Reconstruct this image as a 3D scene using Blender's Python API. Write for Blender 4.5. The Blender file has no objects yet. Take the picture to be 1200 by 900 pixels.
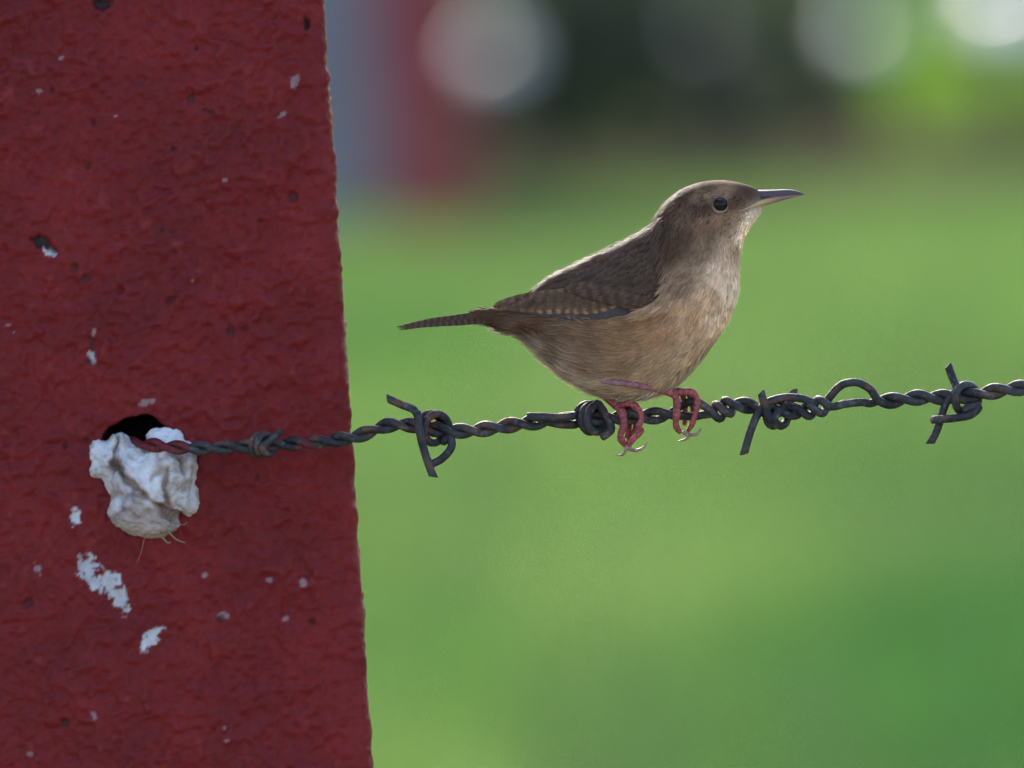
import bpy, math, random
import numpy as np
from mathutils import Vector, Matrix
from mathutils.bvhtree import BVHTree

rng = np.random.default_rng(7)
random.seed(7)
scene = bpy.context.scene
col = scene.collection

# ------------------------------------------------------------------ camera, sky, sun, exposure
S = 0.00024                    # metres per photo pixel at the bird's distance
DIST = 5.0
PITCH = 0.051
ROLL = math.radians(3.65)
ZC = 0.95
F = Vector((0, math.cos(PITCH), -math.sin(PITCH)))
R0 = Vector((1, 0, 0))
U0 = Vector((0, math.sin(PITCH), math.cos(PITCH)))
RV = R0 * math.cos(ROLL) - U0 * math.sin(ROLL)
UV = R0 * math.sin(ROLL) + U0 * math.cos(ROLL)
CAM = Vector((0, 0, ZC)) - F * DIST
cd = bpy.data.cameras.new("camera")
cam = bpy.data.objects.new("camera", cd)
col.objects.link(cam)
cam.matrix_world = Matrix(((RV.x, UV.x, -F.x, CAM.x), (RV.y, UV.y, -F.y, CAM.y), (RV.z, UV.z, -F.z, CAM.z), (0, 0, 0, 1)))
cd.sensor_width = 36.0
cd.lens = 36.0 * DIST / (1200 * S)
cd.clip_end = 2000
cd.dof.use_dof = True
cd.dof.focus_distance = DIST - 0.010
cd.dof.aperture_fstop = cd.lens / 40.0
scene.camera = cam

SUN_EL = math.radians(31)
SUN_AZ = math.radians(-12)     # from straight behind the scene, a little to the left
sd = Vector((math.sin(SUN_AZ) * math.cos(SUN_EL), math.cos(SUN_AZ) * math.cos(SUN_EL), math.sin(SUN_EL)))
world = bpy.data.worlds.new("World")
scene.world = world
world.use_nodes = True
wn = world.node_tree.nodes
sky = wn.new("ShaderNodeTexSky")
sky.sky_type = 'NISHITA'
sky.sun_disc = False
sky.sun_elevation = SUN_EL
sky.sun_rotation = SUN_AZ
sky.dust_density = 3.0
sky.air_density = 1.0
bg = [n for n in wn if n.type == 'BACKGROUND'][0]
bg.inputs["Strength"].default_value = 0.15
world.node_tree.links.new(sky.outputs[0], bg.inputs["Color"])
sl = bpy.data.lights.new("sun", 'SUN')
sl.energy = 2.1
sl.angle = math.radians(1.5)
sl.color = (1.0, 0.95, 0.86)
sun = bpy.data.objects.new("sun", sl)
col.objects.link(sun)
sun.location = (0, 0, 20)
sun.rotation_euler = (-sd).to_track_quat('-Z', 'Y').to_euler()
scene.view_settings.view_transform = 'Standard'
scene.view_settings.look = 'None'
scene.view_settings.gamma = 1.0
scene.view_settings.exposure = 1.62
scene.cycles.use_denoising = True
scene.cycles.max_bounces = 8

# ------------------------------------------------------------------ helpers
Fn, Rn, Un, Cn = (np.array(v) for v in (F, RV, UV, CAM))

def P(a):
    """photo-pixel points (x, y, w pixels nearer than the bird's plane) -> world metres"""
    a = np.atleast_2d(np.asarray(a, float))
    t = DIST - a[:, 2] * S
    k = S * t / DIST
    return Cn + t[:, None] * Fn + ((a[:, 0] - 600) * k)[:, None] * Rn + ((450 - a[:, 1]) * k)[:, None] * Un

def ray(px, py):
    d = Fn + (px - 600) * S / DIST * Rn + (450 - py) * S / DIST * Un
    return d

def at(px, py, dist):
    return Cn + ray(px, py) * dist

def on_ground_x(px, py, y):
    """x where the sight line through a photo point crosses depth y"""
    d = ray(px, py)
    t = (y - Cn[1]) / d[1]
    return Cn + d * t

def lin(c):
    c = np.asarray(c, float) / 255.0
    return np.where(c <= 0.04045, c / 12.92, ((c + 0.055) / 1.055) ** 2.4)

def _h(ix, iy, iz, seed):
    h = (ix.astype(np.uint32) * np.uint32(374761393) + iy.astype(np.uint32) * np.uint32(668265263)
         + iz.astype(np.uint32) * np.uint32(2147483647) + np.uint32(seed) * np.uint32(1274126177))
    h = (h ^ (h >> np.uint32(13))) * np.uint32(1103515245)
    h = (h ^ (h >> np.uint32(16))) * np.uint32(2246822519)
    h = h ^ (h >> np.uint32(15))
    return h.astype(np.float64) / 4294967295.0

def vnoise(p, seed=0):
    """smooth value noise in 0..1"""
    p = np.asarray(p, float)
    i = np.floor(p).astype(np.int64)
    f = p - i
    f = f * f * f * (f * (f * 6 - 15) + 10)
    i = i & 0x7fffffff
    r = 0
    for dx in (0, 1):
        for dy in (0, 1):
            for dz in (0, 1):
                w = (f[:, 0] if dx else 1 - f[:, 0]) * (f[:, 1] if dy else 1 - f[:, 1]) * (f[:, 2] if dz else 1 - f[:, 2])
                r = r + w * _h(i[:, 0] + dx, i[:, 1] + dy, i[:, 2] + dz, seed)
    return r

def fbm(p, seed=0, octaves=4, gain=0.5):
    p = np.asarray(p, float)
    a, s, r = 1.0, 0.0, 0
    for o in range(octaves):
        r = r + a * (vnoise(p * 2 ** o + 37.7 * o, seed + o) - 0.5)
        s += a
        a *= gain
    return r / s * 2

def mesh_obj(name, verts, faces, mat, parent=None, cols=None, smooth=True, attrs=None):
    """faces: int array (n,3)/(n,4) or a list of tuples"""
    me = bpy.data.meshes.new(name)
    verts = np.asarray(verts, np.float32)
    if isinstance(faces, np.ndarray):
        n, k = faces.shape
        me.vertices.add(len(verts))
        me.vertices.foreach_set("co", verts.ravel())
        me.loops.add(n * k)
        me.loops.foreach_set("vertex_index", faces.astype(np.int32).ravel())
        me.polygons.add(n)
        me.polygons.foreach_set("loop_start", np.arange(0, n * k, k, dtype=np.int32))
        me.update(calc_edges=True)
    else:
        me.from_pydata(verts.tolist(), [], faces)
        me.update()
    me.validate()
    if smooth:
        me.polygons.foreach_set("use_smooth", np.ones(len(me.polygons), bool))
    if cols is not None:
        a = me.color_attributes.new("Col", 'FLOAT_COLOR', 'POINT')
        c4 = np.ones((len(verts), 4), np.float32)
        c4[:, :3] = cols
        a.data.foreach_set("color", c4.ravel())
    for k_, v_ in (attrs or {}).items():
        a = me.attributes.new(k_, 'FLOAT', 'POINT')
        a.data.foreach_set("value", np.asarray(v_, np.float32))
    me.materials.append(mat)
    o = bpy.data.objects.new(name, me)
    col.objects.link(o)
    if parent is not None:
        o.parent = parent
        o.matrix_parent_inverse = root_inv(parent)
    return o

def root_inv(o):
    m = Matrix.Identity(4)
    while o is not None:
        m = Matrix.Translation(o.location) @ m
        o = None if o.parent is None or o.type != 'EMPTY' else o.parent
    return m.inverted()

def tag(o, label, cat=None, group=None, kind=None):
    if label: o["label"] = label
    if cat: o["category"] = cat
    if group: o["group"] = group
    if kind: o["kind"] = kind
    return o

def thing(name, label, cat, loc, group=None):
    o = bpy.data.objects.new(name, None)
    o.empty_display_size = 0.02
    col.objects.link(o)
    o.location = loc
    return tag(o, label, cat, group)

def catmull(pts, n):
    """resample a polyline smoothly; pts (k,d) -> about n points, roughly even"""
    p = np.asarray(pts, float)
    if len(p) == 2:
        t = np.linspace(0, 1, n)[:, None]
        return p[0] * (1 - t) + p[1] * t
    e = np.vstack([2 * p[0] - p[1], p, 2 * p[-1] - p[-2]])
    seg = np.linalg.norm(np.diff(p[:, :3], axis=0), axis=1)
    cum = np.concatenate([[0], np.cumsum(seg)])
    ts = np.linspace(0, cum[-1], n)
    k = np.clip(np.searchsorted(cum, ts, side='right') - 1, 0, len(p) - 2)
    u = ((ts - cum[k]) / np.maximum(seg[k], 1e-9))[:, None]
    a, b, c, d = e[k], e[k + 1], e[k + 2], e[k + 3]
    return 0.5 * ((2 * b) + (c - a) * u + (2 * a - 5 * b + 4 * c - d) * u ** 2 + (3 * b - a - 3 * c + d) * u ** 3)

def grid_faces(m, n, wrap=False):
    i = np.arange(m - 1)[:, None]
    j = np.arange(n if wrap else n - 1)[None, :]
    j2 = (j + 1) % n
    a = i * n + j; b = i * n + j2; c = (i + 1) * n + j2; d = (i + 1) * n + j
    return np.stack([a, b, c, d], -1).reshape(-1, 4)

def tube(pts, rad, sides=10, cut=0.0):
    """tube round a polyline in pixel space (x, y, w); returns verts (px space), faces list"""
    p = np.asarray(pts, float)
    m = len(p)
    rad = np.broadcast_to(np.asarray(rad, float), (m,))
    T = np.gradient(p, axis=0)
    T /= np.linalg.norm(T, axis=1)[:, None] + 1e-12
    n = np.cross(T[0], (0.13, 0.31, 0.94)); n /= np.linalg.norm(n)
    ang = np.arange(sides) / sides * 2 * math.pi
    V = []
    for i in range(m):
        n = n - T[i] * np.dot(n, T[i]); n /= np.linalg.norm(n) + 1e-12
        b = np.cross(T[i], n)
        V.append(p[i] + rad[i] * (np.cos(ang)[:, None] * n + np.sin(ang)[:, None] * b))
    if cut:
        V[0] = V[0] - T[0] * (cut * rad[0] * np.cos(ang))[:, None]; V[-1] = V[-1] + T[-1] * (cut * rad[-1] * np.cos(ang))[:, None]
    V = np.vstack(V + [p[0] - T[0] * rad[0] * (0.0 if cut else 0.35), p[-1] + T[-1] * rad[-1] * (0.0 if cut else 0.35)])
    fs = [tuple(f) for f in grid_faces(m, sides, True)]
    c0, c1 = m * sides, m * sides + 1
    for j in range(sides):
        fs.append((c0, (j + 1) % sides, j))
        fs.append((c1, (m - 1) * sides + j, (m - 1) * sides + (j + 1) % sides))
    return V, fs

def join(parts):
    V, Fs, C, k = [], [], [], 0
    for p in parts:
        V.append(p[0]); Fs += [tuple(int(i) + k for i in f) for f in p[1]]
        if len(p) > 2: C.append(p[2])
        k += len(p[0])
    return (np.vstack(V), Fs, np.vstack(C) if C else None)

# ------------------------------------------------------------------ materials
def new_mat(name):
    m = bpy.data.materials.new(name)
    m.use_nodes = True
    nt = m.node_tree
    b = nt.nodes["Principled BSDF"]
    return m, nt, b

def N(nt, typ, **kw):
    n = nt.nodes.new(typ)
    for k, v in kw.items():
        setattr(n, k, v)
    return n

def noise_node(nt, scale, detail=4, rough=0.55, coord="Object"):
    tc = N(nt, "ShaderNodeTexCoord")
    t = N(nt, "ShaderNodeTexNoise")
    t.inputs["Scale"].default_value = scale
    t.inputs["Detail"].default_value = detail
    t.inputs["Roughness"].default_value = rough
    nt.links.new(tc.outputs[coord], t.inputs["Vector"])
    return t

def ramp(nt, src, stops):
    r = N(nt, "ShaderNodeValToRGB")
    el = r.color_ramp.elements
    while len(el) < len(stops): el.new(0.5)
    for e, (p, c) in zip(el, stops):
        e.position = p; e.color = (*c, 1)
    nt.links.new(src, r.inputs[0])
    return r

def mix(nt, fac, a, b, blend='MIX'):
    m = N(nt, "ShaderNodeMix", data_type='RGBA', blend_type=blend)
    for sock, v in ((m.inputs[0], fac), (m.inputs[6], a), (m.inputs[7], b)):
        if hasattr(v, "is_linked") or hasattr(v, "links"):
            nt.links.new(v, sock)
        else:
            sock.default_value = v if not isinstance(v, tuple) else (*v, 1)
    return m.outputs[2]

def bump(nt, b, src, strength, dist):
    n = N(nt, "ShaderNodeBump")
    n.inputs["Strength"].default_value = strength
    n.inputs["Distance"].default_value = dist
    nt.links.new(src, n.inputs["Height"])
    nt.links.new(n.outputs[0], b.inputs["Normal"])
    return n

def col_mat(name, rough=0.6, spec=0.3, metal=0.0, vary=0.25, vscale=900, bstr=0.0, bdist=0.0002, transl=0.0, sheen=0.0):
    """material that shows the mesh's own colour with a little grain"""
    m, nt, b = new_mat(name)
    at_ = N(nt, "ShaderNodeAttribute", attribute_name="Col")
    nz = noise_node(nt, vscale, 3)
    g = ramp(nt, nz.outputs[0], [(0.25, (1 - vary,) * 3), (0.75, (1 + vary,) * 3)])
    c = mix(nt, 1.0, at_.outputs["Color"], g.outputs[0], 'MULTIPLY')
    nt.links.new(c, b.inputs["Base Color"])
    b.inputs["Roughness"].default_value = rough
    b.inputs["Specular IOR Level"].default_value = spec
    b.inputs["Metallic"].default_value = metal
    if sheen:
        b.inputs["Sheen Weight"].default_value = sheen
    if bstr: bump(nt, b, nz.outputs[0], bstr, bdist)
    if transl:
        t = N(nt, "ShaderNodeBsdfTranslucent")
        nt.links.new(c, t.inputs["Color"])
        mx = N(nt, "ShaderNodeMixShader")
        mx.inputs[0].default_value = transl
        nt.links.new(b.outputs[0], mx.inputs[1]); nt.links.new(t.outputs[0], mx.inputs[2])
        nt.links.new(mx.outputs[0], nt.nodes["Material Output"].inputs["Surface"])
    return m

M_plume = col_mat("plumage", 0.6, 0.15, transl=0.10, vary=0.12, vscale=1500)
M_feather = col_mat("wing_feather", 0.6, 0.12, transl=0.06, vary=0.3, vscale=1600, bstr=0.4, bdist=0.0001)
M_body = col_mat("bird_body", 0.8, 0.1, vary=0.2, vscale=1200)
M_bill = col_mat("bill_horn", 0.42, 0.3, vary=0.12, vscale=1500)
M_leg = col_mat("bird_leg_skin", 0.45, 0.4, vary=0.3, vscale=1400, bstr=0.5, bdist=0.0003)
M_wire = col_mat("weathered_steel_wire", 0.62, 0.35, metal=0.25, vary=0.45, vscale=900, bstr=0.6, bdist=0.0004)
M_leaf = col_mat("leaf", 0.6, 0.15, transl=0.45, vary=0.15, vscale=30)
M_grass = col_mat("grass_blade", 0.5, 0.3, transl=0.35, vary=0.1, vscale=8)
M_bark = col_mat("bark", 0.9, 0.2, vary=0.3, vscale=40)
m, nt, b = new_mat("eye_gloss"); M_eye = m
nz = noise_node(nt, 400, 2)
r_ = ramp(nt, nz.outputs[0], [(0.3, (0.004, 0.003, 0.003)), (0.8, (0.010, 0.007, 0.006))])
nt.links.new(r_.outputs[0], b.inputs["Base Color"])
b.inputs["Roughness"].default_value = 0.04
b.inputs["Specular IOR Level"].default_value = 0.25

# red paint on concrete: paint, chips to white primer, dark pits
m, nt, b = new_mat("red_painted_concrete"); M_post = m
n1 = noise_node(nt, 28, 5, 0.6); n2 = noise_node(nt, 420, 5, 0.65); n3 = noise_node(nt, 130, 4, 0.6)
base = ramp(nt, n1.outputs[0], [(0.30, (0.122, 0.0085, 0.0110)), (0.52, (0.172, 0.0110, 0.0130)), (0.75, (0.222, 0.0170, 0.0180))])
spk = ramp(nt, n2.outputs[0], [(0.30, (0.75, 0.72, 0.74)), (0.55, (1.0, 1.0, 1.0)), (0.78, (1.25, 1.35, 1.35))])
c1 = mix(nt, 0.8, base.outputs[0], spk.outputs[0], 'MULTIPLY')
wr = N(nt, "ShaderNodeAttribute", attribute_name="wear_glint")
c1 = mix(nt, wr.outputs["Fac"], c1, (0.23, 0.028, 0.031))  # tint for paint wear and for highlights painted on the bumps
aw = N(nt, "ShaderNodeAttribute", attribute_name="chip")
ad = N(nt, "ShaderNodeAttribute", attribute_name="pit")
prim = ramp(nt, n3.outputs[0], [(0.3, (0.36, 0.36, 0.40)), (0.7, (0.62, 0.62, 0.66))])
c2 = mix(nt, aw.outputs["Fac"], c1, prim.outputs[0])
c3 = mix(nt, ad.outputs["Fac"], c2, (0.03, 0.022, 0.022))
nt.links.new(c3, b.inputs["Base Color"])
b.inputs["Roughness"].default_value = 0.5
b.inputs["Specular IOR Level"].default_value = 0.2
bump(nt, b, n2.outputs[0], 0.8, 0.0008)

m, nt, b = new_mat("hazed_red_paint"); M_hazed = m  # lighter red: haze over the distant post put into the colour
n1 = noise_node(nt, 14, 4)
g1 = ramp(nt, n1.outputs[0], [(0.3, (0.26, 0.030, 0.045)), (0.7, (0.36, 0.050, 0.065))])
nt.links.new(g1.outputs[0], b.inputs["Base Color"])
b.inputs["Roughness"].default_value = 0.8

m, nt, b = new_mat("white_enamel"); M_enamel = m
n1 = noise_node(nt, 14, 3)
g1 = ramp(nt, n1.outputs[0], [(0.3, (0.74, 0.75, 0.76)), (0.7, (0.84, 0.84, 0.84))])
nt.links.new(g1.outputs[0], b.inputs["Base Color"])
b.inputs["Roughness"].default_value = 0.3

m, nt, b = new_mat("chalky_white_plaster"); M_plug = m
n1 = noise_node(nt, 95, 6, 0.65); n2 = noise_node(nt, 700, 4, 0.6)
r1 = ramp(nt, n1.outputs[0], [(0.32, (0.24, 0.20, 0.19)), (0.44, (0.55, 0.53, 0.54)), (0.62, (0.78, 0.78, 0.81))])
at_ = N(nt, "ShaderNodeAttribute", attribute_name="Col")
c = mix(nt, 1.0, r1.outputs[0], at_.outputs["Color"], 'MULTIPLY')
nt.links.new(c, b.inputs["Base Color"])
b.inputs["Roughness"].default_value = 0.9
bump(nt, b, n2.outputs[0], 0.6, 0.0005)

m, nt, b = new_mat("meadow_soil"); M_ground = m
n1 = noise_node(nt, 1.1, 5); n2 = noise_node(nt, 14, 5)
g1 = ramp(nt, n1.outputs[0], [(0.3, (0.030, 0.075, 0.018)), (0.55, (0.055, 0.110, 0.025)), (0.75, (0.085, 0.125, 0.035))])
g2 = ramp(nt, n2.outputs[0], [(0.35, (0.7, 0.7, 0.7)), (0.7, (1.25, 1.2, 1.1))])
nt.links.new(mix(nt, 1.0, g1.outputs[0], g2.outputs[0], 'MULTIPLY'), b.inputs["Base Color"])
b.inputs["Roughness"].default_value = 0.9
b.inputs["Specular IOR Level"].default_value = 0.0
bump(nt, b, n2.outputs[0], 0.6, 0.03)

m, nt, b = new_mat("bounce_gravel"); M_bounce = m  # surface of the added fill-light track
n1 = noise_node(nt, 2, 4); n2 = noise_node(nt, 60, 4)
g1 = ramp(nt, n1.outputs[0], [(0.3, (0.16, 0.14, 0.125)), (0.7, (0.235, 0.208, 0.185))])
g2 = ramp(nt, n2.outputs[0], [(0.3, (0.75, 0.75, 0.75)), (0.7, (1.15, 1.15, 1.15))])
nt.links.new(mix(nt, 1.0, g1.outputs[0], g2.outputs[0], 'MULTIPLY'), b.inputs["Base Color"])
b.inputs["Roughness"].default_value = 0.95
bump(nt, b, n2.outputs[0], 0.5, 0.02)

m, nt, b = new_mat("dry_soil"); M_soil = m
n1 = noise_node(nt, 3, 5)
g1 = ramp(nt, n1.outputs[0], [(0.3, (0.030, 0.036, 0.018)), (0.7, (0.075, 0.068, 0.042))])
nt.links.new(g1.outputs[0], b.inputs["Base Color"])
b.inputs["Roughness"].default_value = 0.95
b.inputs["Specular IOR Level"].default_value = 0.0

m, nt, b = new_mat("glint_metal"); M_glint = m  # metal of the added glint balls
n1 = noise_node(nt, 12, 3)
g1 = ramp(nt, n1.outputs[0], [(0.3, (0.62, 0.63, 0.66)), (0.7, (0.85, 0.86, 0.88))])
nt.links.new(g1.outputs[0], b.inputs["Base Color"])
b.inputs["Metallic"].default_value = 0.85
b.inputs["Roughness"].default_value = 0.3

m, nt, b = new_mat("grey_concrete"); M_conc = m
n1 = noise_node(nt, 9, 5)
g1 = ramp(nt, n1.outputs[0], [(0.3, (0.16, 0.17, 0.20)), (0.7, (0.26, 0.27, 0.31))])
nt.links.new(g1.outputs[0], b.inputs["Base Color"])
b.inputs["Roughness"].default_value = 0.85

# ------------------------------------------------------------------ the ground
GX, GY = 400.0, 600.0
gx = np.linspace(-GX, GX, 41); gy = np.linspace(-60, GY, 67)
X, Y = np.meshgrid(gx, gy)
tag(mesh_obj("ground", np.stack([X.ravel(), Y.ravel(), np.zeros(X.size)], 1), grid_faces(len(gy), len(gx)), M_ground), None, kind="structure")

# unseen pale track added on the camera side to bounce neutral fill light
V = []; xs = np.linspace(-60, 60, 121)
for x in xs:
    e = 0.12 * math.sin(x * 0.9) + 0.08 * math.sin(x * 2.3 + 1)
    V += [(x, -9.5 + e, 0.004), (x, -5.0, 0.006), (x, -0.35 + e, 0.004)]
tag(mesh_obj("added_bounce_track", V, grid_faces(121, 3), M_bounce), None, kind="structure")

# ------------------------------------------------------------------ grass blades in the meadow
def blades(name, n, x0, x1, y0, y1, h0, h1, colfun, mat):
    x = rng.uniform(x0, x1, n); y = rng.uniform(y0, y1, n)
    pt = np.stack([x, y, np.zeros(n)], 1)
    dens = vnoise(pt * 0.9, 51)
    h = rng.uniform(h0, h1, n) * (0.6 + 0.8 * dens) * np.interp(y, (14, 20, 24), (1, 0.6, 0.35))
    a = rng.uniform(0, 2 * math.pi, n)
    lean = rng.uniform(0.1, 0.6, n) * h
    wd = rng.uniform(0.003, 0.006, n)
    dx, dy = np.cos(a), np.sin(a)
    V = np.zeros((n, 5, 3))
    for k, (sx, t, w) in enumerate(((-1, 0, 1), (1, 0, 1), (-1, 0.55, 0.8), (1, 0.55, 0.8), (0, 1, 0))):
        V[:, k, 0] = x + sx * w * wd * -dy + dx * lean * t ** 2
        V[:, k, 1] = y + sx * w * wd * dx + dy * lean * t ** 2
        V[:, k, 2] = h * t
    c = colfun(pt, n)
    i = np.arange(n)[:, None] * 5
    f = np.concatenate([i + np.array([[0, 1, 3]]), i + np.array([[0, 3, 2]]), i + np.array([[2, 3, 4]])])
    return mesh_obj(name, V.reshape(-1, 3), f, mat, cols=np.repeat(c, 5, 0))

def grass_col(pt, n):
    k = np.clip(fbm(pt * (1.5, 0.45, 1), 61, 2) * 1.7 + 0.5, 0, 1)[:, None]
    k2 = np.clip(fbm(pt * (2.1, 0.8, 1), 75, 2) * 0.8 + 0.3, 0, 1)[:, None]
    lush = np.array([0.060, 0.170, 0.034]); mid = np.array([0.145, 0.265, 0.058]); dry = np.array([0.250, 0.285, 0.115])
    c = lush * (1 - k) + mid * k
    c = c * (1 - 0.38 * k2) + dry * 0.38 * k2
    return c * rng.uniform(0.75, 1.25, (n, 1))

g = blades("grass", 150000, -3.2, 3.2, 8.5, 23.6, 0.04, 0.10, grass_col, M_grass)
tag(g, "soft green out-of-focus meadow grass filling the background", "grass", kind="stuff")

# strip of bare dry earth along the hedge foot
V = []; xs = np.linspace(-9, 9, 61)
for x in xs:
    e = 0.35 * math.sin(x * 1.3) + 0.2 * math.sin(x * 3.7 + 1)
    V += [(x, 23.4 + e * 0.5, 0.004), (x, 25.0, 0.004), (x, 27.2 + e * 0.4, 0.004)]
tag(mesh_obj("bare_earth", V, grid_faces(61, 3), M_soil), None, kind="structure")

# ------------------------------------------------------------------ shrubs and trees far behind
def leaf_cloud(n, blobs, size, c0, c1, seed):
    r = np.random.default_rng(seed)
    bl = np.array(blobs, float)
    vol = bl[:, 3] * bl[:, 4] * bl[:, 5]
    k = r.choice(len(bl), n, p=vol / vol.sum())
    d = r.normal(size=(n, 3)); d /= np.linalg.norm(d, axis=1)[:, None]
    p = bl[k, :3] + d * bl[k, 3:6] * (r.uniform(0.25, 1, (n, 1)) ** 0.5)
    p[:, 2] = np.maximum(p[:, 2], 0.02)
    t = r.normal(size=(n, 3)); t /= np.linalg.norm(t, axis=1)[:, None]
    s = np.cross(t, r.normal(size=(n, 3))); s /= np.linalg.norm(s, axis=1)[:, None]
    L = r.uniform(0.7, 1.3, (n, 1)) * size
    V = np.stack([p - t * L, p + s * L * 0.42, p + t * L, p - s * L * 0.42], 1)
    kk = r.uniform(0, 1, (n, 1))
    c = (np.array(c0) * (1 - kk) + np.array(c1) * kk)
    return V.reshape(-1, 3), np.arange(n * 4).reshape(-1, 4), np.repeat(c, 4, 0)

def bush(name, label, px, dist, wid, hgt, c0, c1, seed, n=5000, leaf=0.022, cat="bush", group=None, base=0.0):
    g0 = on_ground_x(px, 120, dist - DIST)
    x, y = g0[0], g0[1]
    r = random.Random(seed)
    t = thing(name, label, cat, (x, y, 0), group)
    st = []
    for i in range(7):
        a = r.uniform(0, 6.28); k = r.uniform(0.2, 0.45) * wid
        pts = catmull([(x, y, -0.02), (x + k * .4 * math.cos(a), y + k * .4 * math.sin(a), hgt * .35), (x + k * math.cos(a), y + k * math.sin(a), hgt * r.uniform(.65, .9))], 8)
        v, f = tube(pts, np.linspace(0.011, 0.003, 8) * (0.5 + hgt * 0.6), 6)
        st.append((v, f))
    v, f, _ = join(st)
    mesh_obj("trunk", v, f, M_bark, t, cols=np.tile((0.15, 0.125, 0.10), (len(v), 1)))
    bl = []
    for i in range(18):
        a = r.uniform(0, 6.28); k = r.uniform(0, 0.36) * wid
        z = base + (hgt - base) * r.uniform(0.10, 0.85)
        q = r.uniform(0.12, 0.24)
        bl.append((x + k * math.cos(a), y + k * math.sin(a), z, q * wid, q * wid, q * hgt * 0.8))
    v, f, c = leaf_cloud(n, bl, leaf, c0, c1, seed)
    mesh_obj("crown", v, f, M_leaf, t, cols=c, smooth=False)
    return t

DK0, DK1 = (0.080, 0.096, 0.064), (0.120, 0.135, 0.100)
MD0, MD1 = (0.075, 0.110, 0.050), (0.120, 0.155, 0.085)
BR0, BR1 = (0.160, 0.300, 0.030), (0.250, 0.400, 0.050)
BN0, BN1 = (0.150, 0.125, 0.085), (0.240, 0.195, 0.140)
bush("bush", "blurred grey-green bush between the far red post and the dark bushes", 620, 31.5, 0.55, 0.6, (0.10, 0.13, 0.08), (0.17, 0.20, 0.13), 11, 1300, 0.026)
bush("bush", "blurred darkest bush behind and above the bird's head", 800, 31.2, 0.62, 0.62, DK0, DK1, 12, 1300, 0.027)
bush("bush", "blurred grey-leaved bush left of the darkest one, above the bird's back", 690, 31.6, 0.5, 0.66, (0.10, 0.11, 0.105), (0.16, 0.17, 0.165), 13, 1100, 0.027)
bush("bush", "blurred dull green bush between the darkest bush and the pale glow", 935, 31.8, 0.5, 0.6, MD0, MD1, 14, 1200, 0.026)
bush("bush", "blurred brownish dry bush low at the photo's right edge", 1120, 28.8, 0.6, 0.07, BN0, BN1, 15, 6000)
gx0, gx1 = on_ground_x(1055, 100, 25.0)[0], on_ground_x(1330, 100, 25.0)[0]
tag(blades("tall_grass", 4200, gx0, gx1, 24.4, 26.4, 0.45, 0.75, lambda pt, n: np.array([0.20, 0.34, 0.045]) * rng.uniform(.75, 1.25, (n, 1)), M_grass),
    "blurred vivid yellow-green tall grass in the photo's upper right corner", "grass", kind="stuff")
bush("bush", "blurred bluish-green bush left of the far red post, beside the near post", 400, 31.5, 0.5, 0.7, (0.08, 0.10, 0.09), (0.15, 0.17, 0.17), 17)

# a far wood closing the view
r = np.random.default_rng(5)
bl = [(x, 62 + r.uniform(-3, 3), r.uniform(0.8, 3.5), r.uniform(1, 2.2), r.uniform(1, 2), r.uniform(1, 2.0)) for x in np.arange(-40, 40, 0.8)]
v, f, c = leaf_cloud(60000, bl, 0.16, (0.03, 0.05, 0.02), (0.09, 0.13, 0.05), 3)
tag(mesh_obj("far_wood", v, f, M_leaf, cols=c, smooth=False), "far dark green wood closing the view behind the bushes", "wood", kind="stuff")

# mirror-like balls added so their sun glints blur into pale discs
def reflector(label, px, py, dist, rad, mat=None):
    c = at(px, py, dist)
    x, y, z = c
    t = thing("glint_reflector", label, "reflector", (x, y, 0), "added glint reflectors in the far background")
    base = max(z - rad, 0.0)
    prof = [(0.0, -1), (0.35, -0.97), (0.7, -0.74), (0.93, -0.36), (1.0, 0.0), (0.95, 0.33), (0.8, 0.6), (0.6, 0.78), (0.42, 0.86), (0.40, 0.93), (0.47, 0.99), (0.44, 1.01), (0.34, 0.95), (0.0, 0.93)]
    pr = catmull([(a, 0, b_) for a, b_ in prof], 40)
    n = 32; ang = np.arange(n) / n * 2 * math.pi
    V = np.concatenate([np.stack([x + rad * max(a, 0) * np.cos(ang), y + rad * max(a, 0) * np.sin(ang), np.full(n, z + rad * b_)], 1) for a, _, b_ in pr])
    mesh_obj("reflector_body", V, grid_faces(40, n, True), mat or M_glint, t)
    # stake the pot stands on
    pts = [(x, y, -0.05), (x, y, base * 0.5), (x, y, base + 0.02 * rad)]
    if base > 0.02:
        v, f = tube(catmull(pts, 6), 0.02, 8)
        mesh_obj("stake", v, f, M_bark, t, cols=np.tile((0.09, 0.075, 0.06), (len(v), 1)))
    return t

reflector("added round pot, blurred to a pale disc right of the far red post", 580, 72, 29.5, 0.042)
reflector("added round pot, blurred to a soft pale disc above the bird's bill", 1015, 44, 30.0, 0.038)
reflector("added round pot, blurred to the white glow in the photo's top right corner", 1190, 26, 29.2, 0.075)
reflector("added round pot, blurred to a faint grey disc above the bird's head", 822, 36, 29.5, 0.014)

# ------------------------------------------------------------------ concrete posts
WP = -150.0                                           # near post's face: 36 mm behind the bird's plane
edge = P([(411, 500, WP)])[0]
YF = edge[1]; XE = edge[0]; PW = 0.118; PD = 0.118; PH = 1.42

def face_px(px, py):
    d = ray(px, py); t = (YF - Cn[1]) / d[1]
    q = Cn + d * t
    return q[0], q[2]

PXS = (DIST - WP * S) / DIST * S                      # metres per pixel on the post's face

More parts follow.
